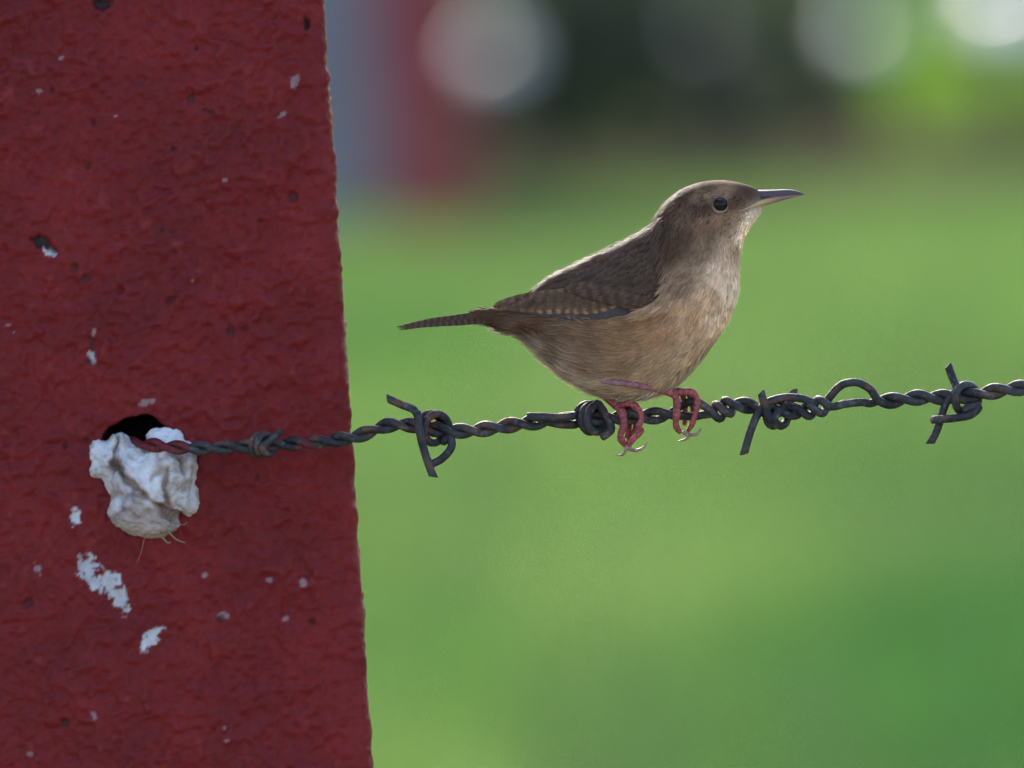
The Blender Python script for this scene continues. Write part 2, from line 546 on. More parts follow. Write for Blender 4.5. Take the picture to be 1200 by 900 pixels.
def blob_mask(x, z, spots, seed, soft, small=0.32):
    m_ = np.zeros_like(x)
    nz_ = fbm(np.stack([x * 900, z * 900, 0 * x], 1), seed, 3)
    for (px, py, rx, ry, rot) in spots:
        cx, cz = face_px(px, py)
        dx, dz = (x - cx) / PXS, (z - cz) / PXS
        near = (abs(dx) < 60) & (abs(dz) < 60)
        if not near.any(): continue
        ca, sa = math.cos(rot), math.sin(rot)
        u = dx[near] * ca + dz[near] * sa; v = -dx[near] * sa + dz[near] * ca
        d = np.sqrt((u / rx) ** 2 + (v / ry) ** 2) + nz_[near] * 0.9
        m_[near] = np.maximum(m_[near], np.clip((1.0 - d) / soft + 0.5, 0, 1) * (1.0 if max(rx, ry) > 7.5 else small))
    return m_

CHIPS = [(104, 668, 11, 15, 0.25), (112, 682, 9, 9, 0), (130, 683, 11, 14, 0), (141, 703, 8, 15, 0.25), (176, 749, 8, 12, -0.7), (183, 742, 8, 4, 0.6),
         (88, 605, 6, 9, -0.2), (43, 667, 4, 7, 0.4), (108, 421, 4, 8, 0.1), (169, 471, 6, 4, 0.2), (178, 470, 3, 3, 0), (346, 95, 4, 7, -0.4), (331, 134, 5, 3, 0.3),
         (264, 211, 3, 2, 0), (110, 388, 2, 5, 0), (261, 721, 5, 5, 0), (354, 683, 4, 4, 0), (316, 680, 4, 3, 0), (110, 837, 3, 6, 0.3), (335, 725, 4, 3, 0),
         (9, 381, 3, 2, 0), (71, 68, 3, 2, 0), (46, 107, 4, 3, 0), (240, 674, 3, 2, 0), (35, 885, 3, 4, 0), (266, 868, 3, 2, 0), (58, 296, 9, 4, -0.6)]
PITS = [(120, 4, 9, 7, 0), (50, 284, 10, 7, -0.5), (62, 293, 7, 3, -0.5), (223, 116, 5, 5, 0), (101, 327, 5, 4, 0), (203, 176, 3, 3, 0), (360, 27, 3, 8, 0), (270, 388, 4, 5, 0),
        (200, 352, 6, 3, 0.5), (109, 143, 3, 3, 0), (107, 400, 3, 5, 0), (105, 424, 4, 3, 0), (344, 231, 4, 5, 0), (33, 707, 6, 6, 0), (365, 730, 5, 4, 0), (258, 724, 3, 4, 0),
        (101, 194, 4, 3, 0), (76, 848, 4, 4, 0), (88, 312, 4, 3, 0.4), (300, 560, 3, 3, 0), (246, 132, 6, 2, -0.5)]
for _ in range(5):
    CHIPS.append((random.uniform(0, 420), random.uniform(0, 900), random.uniform(1.0, 2.2), random.uniform(1.0, 2.2), 0))
for _ in range(8):
    PITS.append((random.uniform(0, 420), random.uniform(0, 900), random.uniform(1.2, 3), random.uniform(1.2, 3), 0))
HOLE = (163, 524, 42, 35)

# perimeter of the post: left side, front, right side; rounded arrises
step, cr = 0.0005, 0.0035
prof = []
for y in np.arange(PD, cr, -0.004): prof.append((XE - PW, YF + y, -1, 0))
for a in np.linspace(0, math.pi / 2, 9): prof.append((XE - PW + cr - cr * math.cos(a), YF + cr - cr * math.sin(a), -math.cos(a), -math.sin(a)))
for x in np.arange(XE - PW + cr + step, XE - cr, step): prof.append((x, YF, 0, -1))
for a in np.linspace(math.pi / 2, 0, 9): prof.append((XE - cr + cr * math.cos(a), YF + cr - cr * math.sin(a), math.cos(a), -math.sin(a)))
for y in np.arange(cr + 0.003, PD + 0.003, 0.003): prof.append((XE, YF + y, 1, 0))
prof.append((XE, YF + PD, 1, 0.0))
prof = np.array(prof)
prof[:, 0] -= 0.035 * np.maximum(prof[:, 1] - YF - cr, 0)      # the post stands turned a touch
zs = np.concatenate([np.arange(-0.05, ZC - 0.135, 0.010), np.arange(ZC - 0.135, ZC + 0.14, 0.00055), np.arange(ZC + 0.14, PH, 0.010), [PH]])
nq, nz_ = len(prof), len(zs)
PX = np.tile(prof[:, 0], nz_); PY = np.tile(prof[:, 1], nz_); NX = np.tile(prof[:, 2], nz_); NY = np.tile(prof[:, 3], nz_); PZ = np.repeat(zs, nq)
q = np.stack([PX, PY, PZ], 1)
spot = np.clip(fbm(q * 210, 19, 2) - 0.22, 0, 1) * 0.0022
lump = fbm(q * 60, 3, 2) * 0.0008 + fbm(q * 260, 9, 2) * 0.0006 + fbm(q * 560, 15, 2) * 0.0006 + spot
ridge = (1 - np.abs(fbm(q * (150, 150, 190), 23, 2))) ** 6 * 0.00060 * (vnoise(q * 40, 29) > 0.45)
edgeness = np.exp(-((PX - XE) / 0.006) ** 2)
disp = lump + ridge + edgeness * (fbm(q * (120, 120, 260), 41, 4) * 0.0004)
disp = disp * (1 - 0.5 * edgeness)
ridge_glint = np.clip((lump + ridge - 0.0007) / 0.0008, 0, 1)  # painted highlight flecks on the raised bumps
front = NY < -0.5
chip = np.where(front, blob_mask(PX, PZ, CHIPS, 77, 0.35), 0)
pit = np.where(front, blob_mask(PX, PZ, PITS, 88, 0.5, 0.6), 0)
wear_glint = ridge_glint * 0.30 * front + np.clip(edgeness * (0.1 + fbm(q * 300, 91, 3)) * 0.5, 0, 0.4) * front + np.clip((fbm(q * (230, 230, 230), 93, 4) - 0.42) * 2.2, 0, 0.6) * front  # painted bump highlights plus real edge and patch wear
disp = disp - chip * 0.00035 - pit * 0.0016
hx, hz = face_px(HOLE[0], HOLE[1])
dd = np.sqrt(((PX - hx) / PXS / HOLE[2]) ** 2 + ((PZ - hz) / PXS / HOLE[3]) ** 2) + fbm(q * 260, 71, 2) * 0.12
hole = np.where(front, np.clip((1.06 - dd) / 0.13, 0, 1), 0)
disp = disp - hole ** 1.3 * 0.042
VV = np.stack([PX + NX * disp, PY + NY * disp, PZ], 1)
fence_post = thing("fence_post", "dark red painted concrete fence post with chipped rough face, filling the photo's left side", "fence post", (XE - PW / 2, YF + PD / 2, 0), "red fence posts")
fa = grid_faces(nz_, nq)
top_c = len(VV)
mesh_obj("shaft", VV, fa, M_post, fence_post, attrs={"chip": chip, "pit": np.maximum(pit, hole), "wear_glint": wear_glint})
# back face and cap close the post
mesh_obj("cap", [(XE - PW, YF + .002, PH), (XE, YF + .002, PH), (XE - .004, YF + PD, PH), (XE - PW - .004, YF + PD, PH), (XE - PW * .6, YF + PD * .4, PH + .02), (XE - PW * .4, YF + PD * .4, PH + .02), (XE - PW * .4, YF + PD * .6, PH + .02), (XE - PW * .6, YF + PD * .6, PH + .02)],
         [(0, 1, 5, 4), (1, 2, 6, 5), (2, 3, 7, 6), (3, 0, 4, 7), (4, 5, 6, 7)], M_post, fence_post, smooth=False)
mesh_obj("back_face", [(XE - PW - .004, YF + PD, 0), (XE - .004, YF + PD, 0), (XE - .004, YF + PD, PH), (XE - PW - .004, YF + PD, PH)], [(1, 0, 3, 2)], M_post, fence_post, smooth=False)

# the far red post, same make, far behind
fp = on_ground_x(496, 150, 28.3 - DIST)
fx, fy = fp[0], fp[1]
far = thing("fence_post", "blurred far red fence post standing in the grass beyond the near post", "fence post", (fx, fy, 0), "red fence posts")
hw = 0.070
ring = []
for z in (-0.05, 0.3, 0.8, 1.2):
    for a in range(16):
        an = (a + .5) / 16 * 2 * math.pi
        k = hw / max(abs(math.cos(an)), abs(math.sin(an)))
        k = min(k, hw * 1.3)
        ring.append((fx + k * math.cos(an), fy + k * math.sin(an), z))
mesh_obj("shaft", ring, grid_faces(4, 16, True), M_hazed, far, smooth=False)
mesh_obj("cap", ring[-16:] + [(fx, fy, 1.23)], [(i, (i + 1) % 16, 16) for i in range(16)], M_hazed, far, smooth=False)

# grey concrete post at the left, mostly hidden by the near post
gp = on_ground_x(360, 60, 29.5 - DIST)
gx_, gy_ = gp[0], gp[1]
t = thing("concrete_post", "blurred blue-grey concrete post just showing beside the near post's top", "concrete post", (gx_, gy_, 0))
ring = []
for z in (-0.05, 0.5, 1.4):
    for a in range(16):
        an = (a + .5) / 16 * 2 * math.pi
        k = min(0.10 / max(abs(math.cos(an)), abs(math.sin(an))), 0.13)
        ring.append((gx_ + k * math.cos(an), gy_ + k * math.sin(an), z))
mesh_obj("shaft", ring, grid_faces(3, 16, True), M_conc, t, smooth=False)
mesh_obj("cap", ring[-16:] + [(gx_, gy_, 1.44)], [(i, (i + 1) % 16, 16) for i in range(16)], M_conc, t, smooth=False)

# ------------------------------------------------------------------ plaster plug in the hole
PLUG = [  # x, y, w, radius x, y, w
    (180, 575, -146, 48, 46, 36), (197, 552, -142, 32, 36, 34), (160, 598, -148, 36, 30, 34), (182, 612, -148, 30, 22, 34),
    (146, 560, -150, 26, 34, 30), (128, 540, -152, 20, 22, 26), (115, 530, -154, 14, 18, 22), (118, 550, -154, 16, 10, 20),
    (139, 518, -156, 13, 16, 22), (194, 513, -152, 22, 11, 20), (212, 585, -146, 19, 27, 27), (150, 535, -158, 26, 18, 24), (215, 530, -152, 14, 14, 22)]
import bmesh
bm = bmesh.new()
for (x, y, w, rx, ry, rw) in PLUG:
    r0 = bmesh.ops.create_icosphere(bm, subdivisions=3, radius=1.0)
    for v in r0["verts"]:
        c_ = v.co
        v.co = P([(x + c_.x * rx, y - c_.z * ry, w - c_.y * rw)])[0]
me = bpy.data.meshes.new("tmp_plug"); bm.to_mesh(me); bm.free()
tmp = bpy.data.objects.new("tmp_plug", me); col.objects.link(tmp)
md = tmp.modifiers.new("r", 'REMESH'); md.mode = 'VOXEL'; md.voxel_size = 0.0005
ms = tmp.modifiers.new("s", 'SMOOTH'); ms.factor = 0.5; ms.iterations = 6
dg = bpy.context.evaluated_depsgraph_get()
me2 = bpy.data.meshes.new_from_object(tmp.evaluated_get(dg))
bpy.data.objects.remove(tmp)
nv = len(me2.vertices)
co = np.zeros(nv * 3); me2.vertices.foreach_get("co", co); co = co.reshape(-1, 3)
no = np.zeros(nv * 3); me2.vertices.foreach_get("normal", no); no = no.reshape(-1, 3)
crack = (1 - np.abs(fbm(co * (110, 110, 150), 131, 3))) ** 9
rel = co - Cn; tt = rel @ Fn
vx = 600 + rel @ Rn / tt * DIST / S; vy = 450 - rel @ Un / tt * DIST / S
wob = fbm(co * 300, 133, 2) * 5
groove = np.zeros(nv)
for line, gw in (([(134, 545), (148, 563), (168, 580), (184, 594), (206, 606), (222, 612)], 4.5), ([(196, 548), (193, 570), (197, 588), (204, 602)], 3.0), ([(136, 512), (137, 535), (128, 556)], 3.5), ([(140, 596), (160, 608), (190, 616)], 2.5), ([(208, 524), (216, 545), (219, 556)], 2.0)):
    for (x0, y0), (x1, y1) in zip(line[:-1], line[1:]):
        tq = np.clip(((vx - x0) * (x1 - x0) + (vy - y0) * (y1 - y0)) / ((x1 - x0) ** 2 + (y1 - y0) ** 2), 0, 1)
        dq = np.hypot(vx - x0 - tq * (x1 - x0), vy - y0 - tq * (y1 - y0)) + wob
        groove = np.maximum(groove, np.clip(1 - dq / (gw * 1.6), 0, 1) * gw / 4.5)
below = np.clip((vy - np.interp(vx, (134, 148, 168, 184, 206, 222), (545, 563, 580, 594, 606, 612))) / 8, 0, 1)
d_ = fbm(co * 70, 101, 2) * 0.0020 + fbm(co * (260, 260, 420), 107, 3) * 0.0006 + fbm(co * 900, 113, 2) * 0.00035 + fbm(co * 1500, 119, 2) * 0.0003 - crack * 0.0007 - groove * 0.0026
co2 = co + no * d_[:, None]
me2.vertices.foreach_set("co", co2.astype(np.float32).ravel())
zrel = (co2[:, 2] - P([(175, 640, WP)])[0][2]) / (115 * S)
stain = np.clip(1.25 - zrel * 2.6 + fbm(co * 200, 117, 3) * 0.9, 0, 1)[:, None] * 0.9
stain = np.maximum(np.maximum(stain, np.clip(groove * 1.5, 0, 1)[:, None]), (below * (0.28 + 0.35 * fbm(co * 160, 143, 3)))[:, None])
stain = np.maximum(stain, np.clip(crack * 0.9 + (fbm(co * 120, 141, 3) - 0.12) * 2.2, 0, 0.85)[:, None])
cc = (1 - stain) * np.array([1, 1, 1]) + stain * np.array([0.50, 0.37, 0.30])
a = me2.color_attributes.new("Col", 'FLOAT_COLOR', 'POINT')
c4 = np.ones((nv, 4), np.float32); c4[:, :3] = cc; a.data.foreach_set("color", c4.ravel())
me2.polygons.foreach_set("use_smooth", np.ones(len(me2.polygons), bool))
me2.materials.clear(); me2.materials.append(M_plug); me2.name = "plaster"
plug = thing("plaster_plug", "lumpy weathered white plaster plug bulging from the red post's hole", "plaster plug", tuple(P([(170, 630, WP)])[0]))
o = bpy.data.objects.new("plaster", me2); col.objects.link(o); o.parent = plug; o.matrix_parent_inverse = root_inv(plug)
for pts, r_w in (([(172, 616, -140), (166, 645, -135), (160, 660, -132)], 0.5), ([(188, 612, -132), (205, 631, -118), (217, 636, -114)], 1.4),
                 ([(180, 618, -134), (196, 636, -120), (200, 636, -118)], 1.6), ([(200, 608, -132), (214, 615, -115), (219, 612, -113)], 0.8)):
    v, f = tube(catmull(pts, 8), np.linspace(r_w, r_w * 0.5, 8), 6)
    mesh_obj("straw", P(v), f, M_bark, plug, cols=np.tile((0.26, 0.19, 0.12), (len(v), 1)))

# ------------------------------------------------------------------ barbed wire
AX = np.array([(150, 519, -175), (176, 521, -128), (205, 524, -108), (240, 525, -100), (300, 522, -88), (370, 518, -72), (415, 512, -60), (445, 501, -50), (470, 497, -40), (510, 503, -28), (545, 505, -22), (580, 501, -16),
               (620, 495, -10), (655, 493, -6), (692, 491, -3), (730, 489, 0), (770, 487, 0), (812, 482, 0), (838, 483, 0), (865, 474, 0), (905, 482, 0), (945, 481, 0), (962, 476, 0), (1000, 464, 0), (1035, 470, 0),
               (1075, 466, 0), (1128, 465, 0), (1170, 458, 0), (1215, 453, 0), (1300, 449, 0), (1600, 432, 0), (2600, 380, 0), (4200, 290, 0)], float)
SEP = [(100, 4.2), (430, 4.6), (600, 4.8), (640, 5.5), (655, 6.5), (672, 5.5), (690, 5), (770, 5.5), (790, 6), (815, 13), (834, 6.5), (842, 9), (852, 9), (865, 5), (940, 5), (952, 8.5), (966, 8.5), (976, 8), (984, 13), (992, 16), (1004, 16), (1016, 12), (1028, 5), (1050, 4.8), (4300, 5)]
PHS = [(100, 0.0), (425, 6.0), (640, 9.75), (668, 9.95), (700, 10.5), (790, 11.85), (834, 12.2), (858, 13.2), (935, 14.6), (970, 15.8), (976, 15.93), (1020, 16.07), (1030, 16.25), (4300, 16.25 + 3276 / 60.0)]
axp = catmull(AX, 2200)
keep = axp[:, 0] < 4100
axp = axp[keep]
sepv = np.interp(axp[:, 0], *zip(*SEP)); phv = np.interp(axp[:, 0], *zip(*PHS)) * 2 * math.pi
Tn = np.gradient(axp, axis=0); Tn /= np.linalg.norm(Tn, axis=1)[:, None]
up = np.array([0, -1.0, 0]); e1 = up - Tn * (Tn @ up)[:, None]; e1 /= np.linalg.norm(e1, axis=1)[:, None]; e2 = np.cross(Tn, e1)
wire = thing("barbed_wire", "twisted dark grey steel barbed wire running from the red post's hole across the photo", "barbed wire", tuple(P([(735, 490, 0)])[0]))

def wire_cols(v):
    n = len(v)
    k = np.clip(fbm(v * 0.05, 201, 3) * 1.2 + 0.45, 0, 1)[:, None]
    c = np.array([0.024, 0.023, 0.026]) * (1 - k) + np.array([0.062, 0.060, 0.066]) * k
    ru = np.clip((fbm(v * (0.03, 0.07, 0.07), 211, 4) - 0.14) * 3, 0, 0.7)[:, None]
    c = c * (1 - ru) + np.array([0.15, 0.075, 0.048]) * ru
    zn = np.clip((fbm(v * 0.16, 251, 3) - 0.36) * 4, 0, 0.4)[:, None]
    c = c * (1 - zn) + np.array([0.16, 0.16, 0.17]) * zn
    red = np.clip((232 - v[:, 0]) / 40 + fbm(v * 0.06, 221, 2) * 0.8, 0, 1)[:, None]
    red = np.maximum(red, np.clip(1 - np.abs(v[:, 0] - 358) / 14 + fbm(v * 0.12, 231, 2), 0, 0.7)[:, None] * (np.abs(v[:, 0] - 358) < 22)[:, None])
    c = c * (1 - red) + np.array([0.14, 0.018, 0.024]) * red
    wh = np.clip((fbm(v * 0.11, 241, 2) - 0.5) * 5, 0, 0.8)[:, None] * ((v[:, 0] > 855) & (v[:, 0] < 925))[:, None]
    return c * (1 - wh) + np.array([0.5, 0.5, 0.52]) * wh

for s_ in (0, 1):
    ph = phv + s_ * math.pi
    off = sepv[:, None] * (np.sin(ph + math.pi / 2)[:, None] * e1 + np.cos(ph + math.pi / 2)[:, None] * e2)
    if s_ == 1:      # the lower strand stays nearer the middle where the wire opens
        off *= np.interp(axp[:, 0], (780, 800, 830, 840, 970, 985, 1015, 1030), (1, .5, .5, 1, 1, .5, .5, 1))[:, None]
    p = axp + off
    v, f = tube(p, np.interp(axp[:, 0], (100, 300, 600), (4.4, 4.4, 5.0)), 10)
    mesh_obj("strand", P(v), f, M_wire, wire, cols=wire_cols(v))

def coil(c, psi, slope, r, a0, turns, pitch, squash=1.0):
    a = np.array([math.cos(psi), slope * math.cos(psi), math.sin(psi)]); a /= np.linalg.norm(a)
    u1 = np.array([0, -1.0, 0]); u1 -= a * (u1 @ a); u1 /= np.linalg.norm(u1); u2 = np.cross(a, u1)
    n = int(24 * abs(turns)) + 2
    ph = np.linspace(a0, a0 + turns * 2 * math.pi, n)
    k = np.linspace(-0.5, 0.5, n) * pitch * abs(turns)
    return np.array(c) + k[:, None] * a + r * (np.cos(ph)[:, None] * u1 + squash * np.sin(ph)[:, None] * u2)

def barb(label, *pieces):
    parts = []
    for pts, r_ in pieces:
        p = catmull(np.asarray(pts, float), max(14, int(len(pts) * 2.5)))
        parts.append(tube(p, r_, 10, 0.55))
    v, f, _ = join(parts)
    o = mesh_obj("barb", P(v), f, M_wire, wire, cols=wire_cols(v))
    o["label"] = label
    return o

PI = math.pi
# in front of the post
barb("barb in front of the red post", (list(coil((308, 521, -88), 0.75, -0.05, 11.5, 2.6, 2.3, 9)) + [(322, 512, -78), (329, 504, -76)], 4.3))
# hooked barb right of the post
barb("barb with a long spike up-left and two spikes down, right of the post",
     ([(454, 467, -34), (470, 474, -32), (486, 481, -28)] + list(coil((509, 502, -26), 0.85, 0.05, 17, -1.1, 1.6, 11)) + [(527, 512, -20), (529, 524, -16), (517, 538, -14), (502, 545, -12)], 4.9),
     ([(489, 484, -8), (491, 500, -6), (495, 520, -4), (501, 540, -6), (508, 559, -8)], 4.9))
# knot under the bird's tail side
barb("barb coiled below the bird's belly", ([(620, 488, 6), (634, 488, 10), (652, 489, 11), (668, 488, 12)] + list(coil((695, 490, 0), 0.9, 0.0, 16, -1.3, 2.2, 11)) + [(716, 500, 8), (712, 508, 10), (706, 512, 10)], 4.9))
# right of the bird
barb("barb with one short and one long spike, right of the bird",
     ([(892, 460, 12), (896, 475, 15), (902, 492, 15)] + list(coil((911, 484, 0), 0.75, 0.0, 15, 2.5, 1.3, 12)) + [(926, 470, -8), (930, 458, -12)], 4.9),
     ([(872, 532, 8), (878, 510, 10), (886, 489, 12), (897, 473, 12), (918, 466, 8), (940, 467, 6), (957, 474, 4)], 4.9))
# the last barb on the right
barb("barb with spikes up and down near the photo's right edge",
     ([(1111, 428, -8), (1116, 442, -8), (1121, 454, -4)] + list(coil((1131, 467, 0), 0.8, -0.05, 16, -0.6, 1.7, 11)) + [(1147, 476, 12), (1138, 486, 14), (1118, 490, 14), (1092, 492, 12)], 4.9),
     ([(1090, 520, 4), (1098, 504, 2), (1104, 485, 0), (1109, 472, 2), (1120, 458, 8)], 4.9))

# ------------------------------------------------------------------ the wren
bird = thing("wren", "small brown wren perched on the barbed wire facing right", "bird", tuple(P([(760, 490, 0)])[0]))

ST = np.array([  # upper x,y  lower x,y  half width
    (550, 364, 550, 374, 4), (572, 362, 568, 379, 9), (592, 359, 588, 387, 17), (618, 345, 612, 396.5, 28), (648, 323, 638, 419.5, 42), (682, 305.5, 666, 443.5, 55), (712, 291, 703, 462, 63),
    (736, 279.5, 745, 468, 67), (752, 269.5, 790, 453, 68), (764, 259, 827, 415, 65), (770, 250, 852, 378, 58), (776, 241, 865, 342, 49), (785, 232, 867, 308, 42),
    (799, 222, 871, 284, 38.5), (819, 214, 879, 268, 35), (844, 211, 887, 257, 29), (866, 214, 892, 250, 20), (882, 219, 894, 245, 12), (890, 224, 894, 239, 6), (893, 229, 894, 234, 2)], float)
stn = catmull(np.column_stack([ST[:, 0], ST[:, 1], ST[:, 4], ST[:, 2], ST[:, 3]]), 96)
NS, NT = 96, 72
th = np.arange(NT) / NT * 2 * PI
Ux, Uy, Hw, Lx, Ly = stn.T
ct, snt = np.cos(th), np.sin(th)
G = np.zeros((NS, NT, 3))
for i in range(NS):
    mx_, my_ = (Ux[i] + Lx[i]) / 2, (Uy[i] + Ly[i]) / 2
    # sections fuller in the lower half, like a fluffed breast
    wv = np.sign(snt) * np.abs(snt) ** 0.92
    G[i, :, 0] = mx_ + ct * (Ux[i] - Lx[i]) / 2
    G[i, :, 1] = my_ + ct * (Uy[i] - Ly[i]) / 2
    G[i, :, 2] = wv * Hw[i]

SEED = [  # photo position and plumage colour there, right breast raised as if lit from the right
    (830, 218, 86, 67, 56), (800, 228, 84, 66, 55), (875, 221, 84, 67, 55), (843, 227, 142, 122, 104), (822, 231, 134, 114, 98), (812, 241, 88, 70, 60), (826, 243, 84, 66, 56), (835, 262, 146, 122, 102), (812, 258, 124, 104, 90),
    (862, 234, 92, 74, 61), (858, 255, 140, 116, 96), (848, 272, 152, 126, 104), (882, 262, 230, 214, 198), (872, 278, 230, 212, 194), (855, 292, 192, 166, 142), (805, 275, 102, 80, 66), (785, 290, 96, 75, 62),
    (825, 290, 136, 112, 92), (775, 255, 86, 68, 57), (760, 275, 86, 67, 56), (720, 295, 80, 62, 51), (660, 325, 82, 63, 51), (605, 358, 94, 70, 55),
    (845, 315, 226, 202, 178), (858, 340, 240, 224, 206), (832, 350, 216, 186, 156), (800, 330, 160, 132, 110), (805, 370, 200, 166, 134), (770, 390, 178, 142, 110), (730, 395, 156, 124, 96), (690, 395, 136, 108, 88), (650, 390, 122, 98, 82),
    (845, 380, 232, 210, 186), (810, 420, 206, 180, 152), (770, 430, 182, 154, 126), (730, 430, 166, 136, 110), (690, 430, 158, 132, 112), (650, 415, 150, 126, 112), (615, 388, 104, 76, 58), (580, 372, 96, 70, 54), (632, 380, 108, 82, 66),
    (780, 452, 204, 184, 162), (735, 460, 206, 188, 170), (690, 455, 212, 196, 182), (652, 441, 226, 212, 202), (627, 415, 214, 200, 190), (675, 457, 226, 212, 202), (612, 400, 180, 164, 152)]
SEED += [(850, 229, 158, 136, 116), (830, 228, 154, 132, 112), (816, 234, 146, 124, 104), (855, 241, 96, 78, 66), (828, 248, 92, 74, 64), (818, 246, 90, 72, 62), (840, 256, 158, 132, 110), (826, 256, 152, 128, 106), (848, 264, 128, 104, 86), (832, 272, 120, 98, 80), (818, 268, 138, 114, 94)]
SP = np.array([s[:2] for s in SEED], float); SC = lin(np.array([s[2:] for s in SEED])) * np.array([1.20, 1.12, 1.02])
_d = SP[:, 1] < np.interp(SP[:, 0], (550, 640, 720, 780, 800, 860, 900), (370, 345, 318, 300, 290, 244, 230))
SC[_d] *= np.array([0.80, 0.71, 0.63])
SC[~_d] *= np.interp(SP[~_d][:, 0], (600, 780, 850), (0.74, 0.86, 1.0))[:, None] * np.array([1.0, 0.985, 0.95])  # underparts brighten towards the right breast, side light kept in the colour

def plume_col(p):
    d2 = ((p[:, None, :2] - SP[None]) ** 2).sum(2) + 30
    w = d2 ** -2.0
    return (w[:, :, None] * SC[None]).sum(1) / w.sum(1)[:, None]

gv = G.reshape(-1, 3)
gc = plume_col(gv)
fcs = [tuple(f) for f in grid_faces(NS, NT, True)] + [tuple(range(NT))[::-1], tuple((NS - 1) * NT + j for j in range(NT))]
body = mesh_obj("body", P(gv), fcs, M_body, bird, cols=gc * 0.9)
bvh = BVHTree.FromPolygons([tuple(v) for v in gv], fcs)

def surf(x, y):
    h = bvh.ray_cast(Vector((x, y, 300)), Vector((0, 0, -1)))
    return h[0].z if h[0] is not None else None

WING = np.array([(800, 300), (803, 325), (796, 345), (778, 358), (748, 367), (700, 374), (645, 370), (585, 365), (572, 360), (640, 330), (700, 302), (745, 284), (772, 280)], float)
def inside(poly, p):
    r = np.zeros(len(p), bool); j = len(poly) - 1
    for i in range(len(poly)):
        c = ((poly[i, 1] > p[:, 1]) != (poly[j, 1] > p[:, 1])) & (p[:, 0] < (poly[j, 0] - poly[i, 0]) * (p[:, 1] - poly[i, 1]) / (poly[j, 1] - poly[i, 1] + 1e-9) + poly[i, 0])
        r ^= c; j = i
    return r

# plumage: fine soft feather barbs lying along the body
dS = np.gradient(G, axis=0)
dT = (np.roll(G, -1, 1) - np.roll(G, 1, 1)) / 2
NR = np.cross(dT, dS)
cen = G.mean(1, keepdims=True)
NR *= np.sign((NR * (G - cen)).sum(2, keepdims=True)); NR /= np.linalg.norm(NR, axis=2, keepdims=True) + 1e-9
area = np.linalg.norm(np.cross(dS, dT), axis=2)
def strands(n, seed, sub=None):
    r = np.random.default_rng(seed)
    wgt = area.copy()
    wgt[int(NS * .62):] *= 1.9
    wgt[:3] = 0; wgt[-3:] = 0
    if sub is not None: wgt *= sub
    k = r.choice(NS * NT, n, p=(wgt / wgt.sum()).ravel())
    i, j = k // NT, k % NT
    fi, fj = r.uniform(-.5, .5, (n, 1)), r.uniform(-.5, .5, (n, 1))
    pos = G[i, j] + dS[i, j] * fi + dT[i, j] * fj
    nr = NR[i, j]
    fl = -dS[i, j]; fl /= np.linalg.norm(fl, axis=1)[:, None] + 1e-9
    sd_ = np.cross(nr, fl)
    ang = fbm(pos * 0.035, 301, 2) * 0.45 + r.normal(0, 0.10, n)
    # belly plumes sweep back towards the tail
    fl = fl * np.cos(ang)[:, None] + sd_ * np.sin(ang)[:, None]
    fl -= nr * (fl * nr).sum(1)[:, None]; fl /= np.linalg.norm(fl, axis=1)[:, None] + 1e-9
    sd_ = np.cross(nr, fl)
    u = i / NS
    L = np.interp(u, (0, .12, .3, .5, .62, .72, .8, 1), (10, 13, 15.5, 13, 9.5, 6.5, 4.6, 3.0)) * r.uniform(.6, 1.25, n)
    L = np.where((G[i, j][:, 1] < my_line(pos[:, 0])), np.minimum(L, 11), L)
    lift = np.interp(u, (0, .3, .6, .8, 1), (.14, .17, .13, .12, .08)) * r.uniform(.3, 1.5, n)
    return pos, nr, fl, sd_, L, lift, u
def my_line(x):
    return np.interp(x, (550, 640, 720, 780, 800, 900), (366, 345, 318, 290, 270, 230))

def strand_mesh(pos, nr, fl, sd_, L, lift, c, wid):
    n = len(pos)
    rows = []
    for t, wk in ((0, .7), (.4, 1.0), (.75, .7), (1.0, .12)):
        q_ = pos + nr * (-0.6 + (lift * L * (t - 0.45 * t * t))[:, None]) + fl * (L * t)[:, None]
        rows += [q_ - sd_ * (wid * wk)[:, None], q_ + sd_ * (wid * wk)[:, None]]
    V = np.stack(rows, 1)
    i = np.arange(n)[:, None] * 8
    f = np.concatenate([i + np.array([[a, a + 1, a + 3, a + 2]]) for a in (0, 2, 4)])
    cc = np.repeat(c, 8, 0).reshape(n, 8, 3)
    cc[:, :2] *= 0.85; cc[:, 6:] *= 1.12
    return V.reshape(-1, 3), f, cc.reshape(-1, 3)

pos, nr, fl, sd_, L, lift, u = strands(150000, 5)
lift = np.where(rng.uniform(0, 1, len(pos)) < 0.14, lift * 3.2, lift)
L = np.where((u < .5) & (nr[:, 1] > 0.45), L * 1.15, L)
under = inside(WING, pos[:, :2]) & (np.abs(pos[:, 2]) > 12) & ~(pos[:, 0] > 792)
keep = ~under | (rng.uniform(0, 1, len(pos)) < 0.06)
pos, nr, fl, sd_, L, lift, u = (a[keep] for a in (pos, nr, fl, sd_, L, lift, u))
c = plume_col(pos + fl * (L * 0.4)[:, None])
n = len(pos)
hd = (u > .72)
mean_c = c[hd].mean(0)
lum = (c[hd] @ np.array([.3, .6, .1]) / (mean_c @ np.array([.3, .6, .1])))[:, None]
c[hd] *= np.clip(lum, .5, 2.0) ** 0.8
clump = vnoise(pos * (0.16, 0.16, 0.16), 311)
fine = vnoise(pos * 0.45, 317)
amp = np.where(u > .7, 0.85, 0.34)
head = u > .72
mott = 1 + amp * (clump - 0.5) * 1.5 + np.where(head, 1.2, 0.35) * (fine - .5)
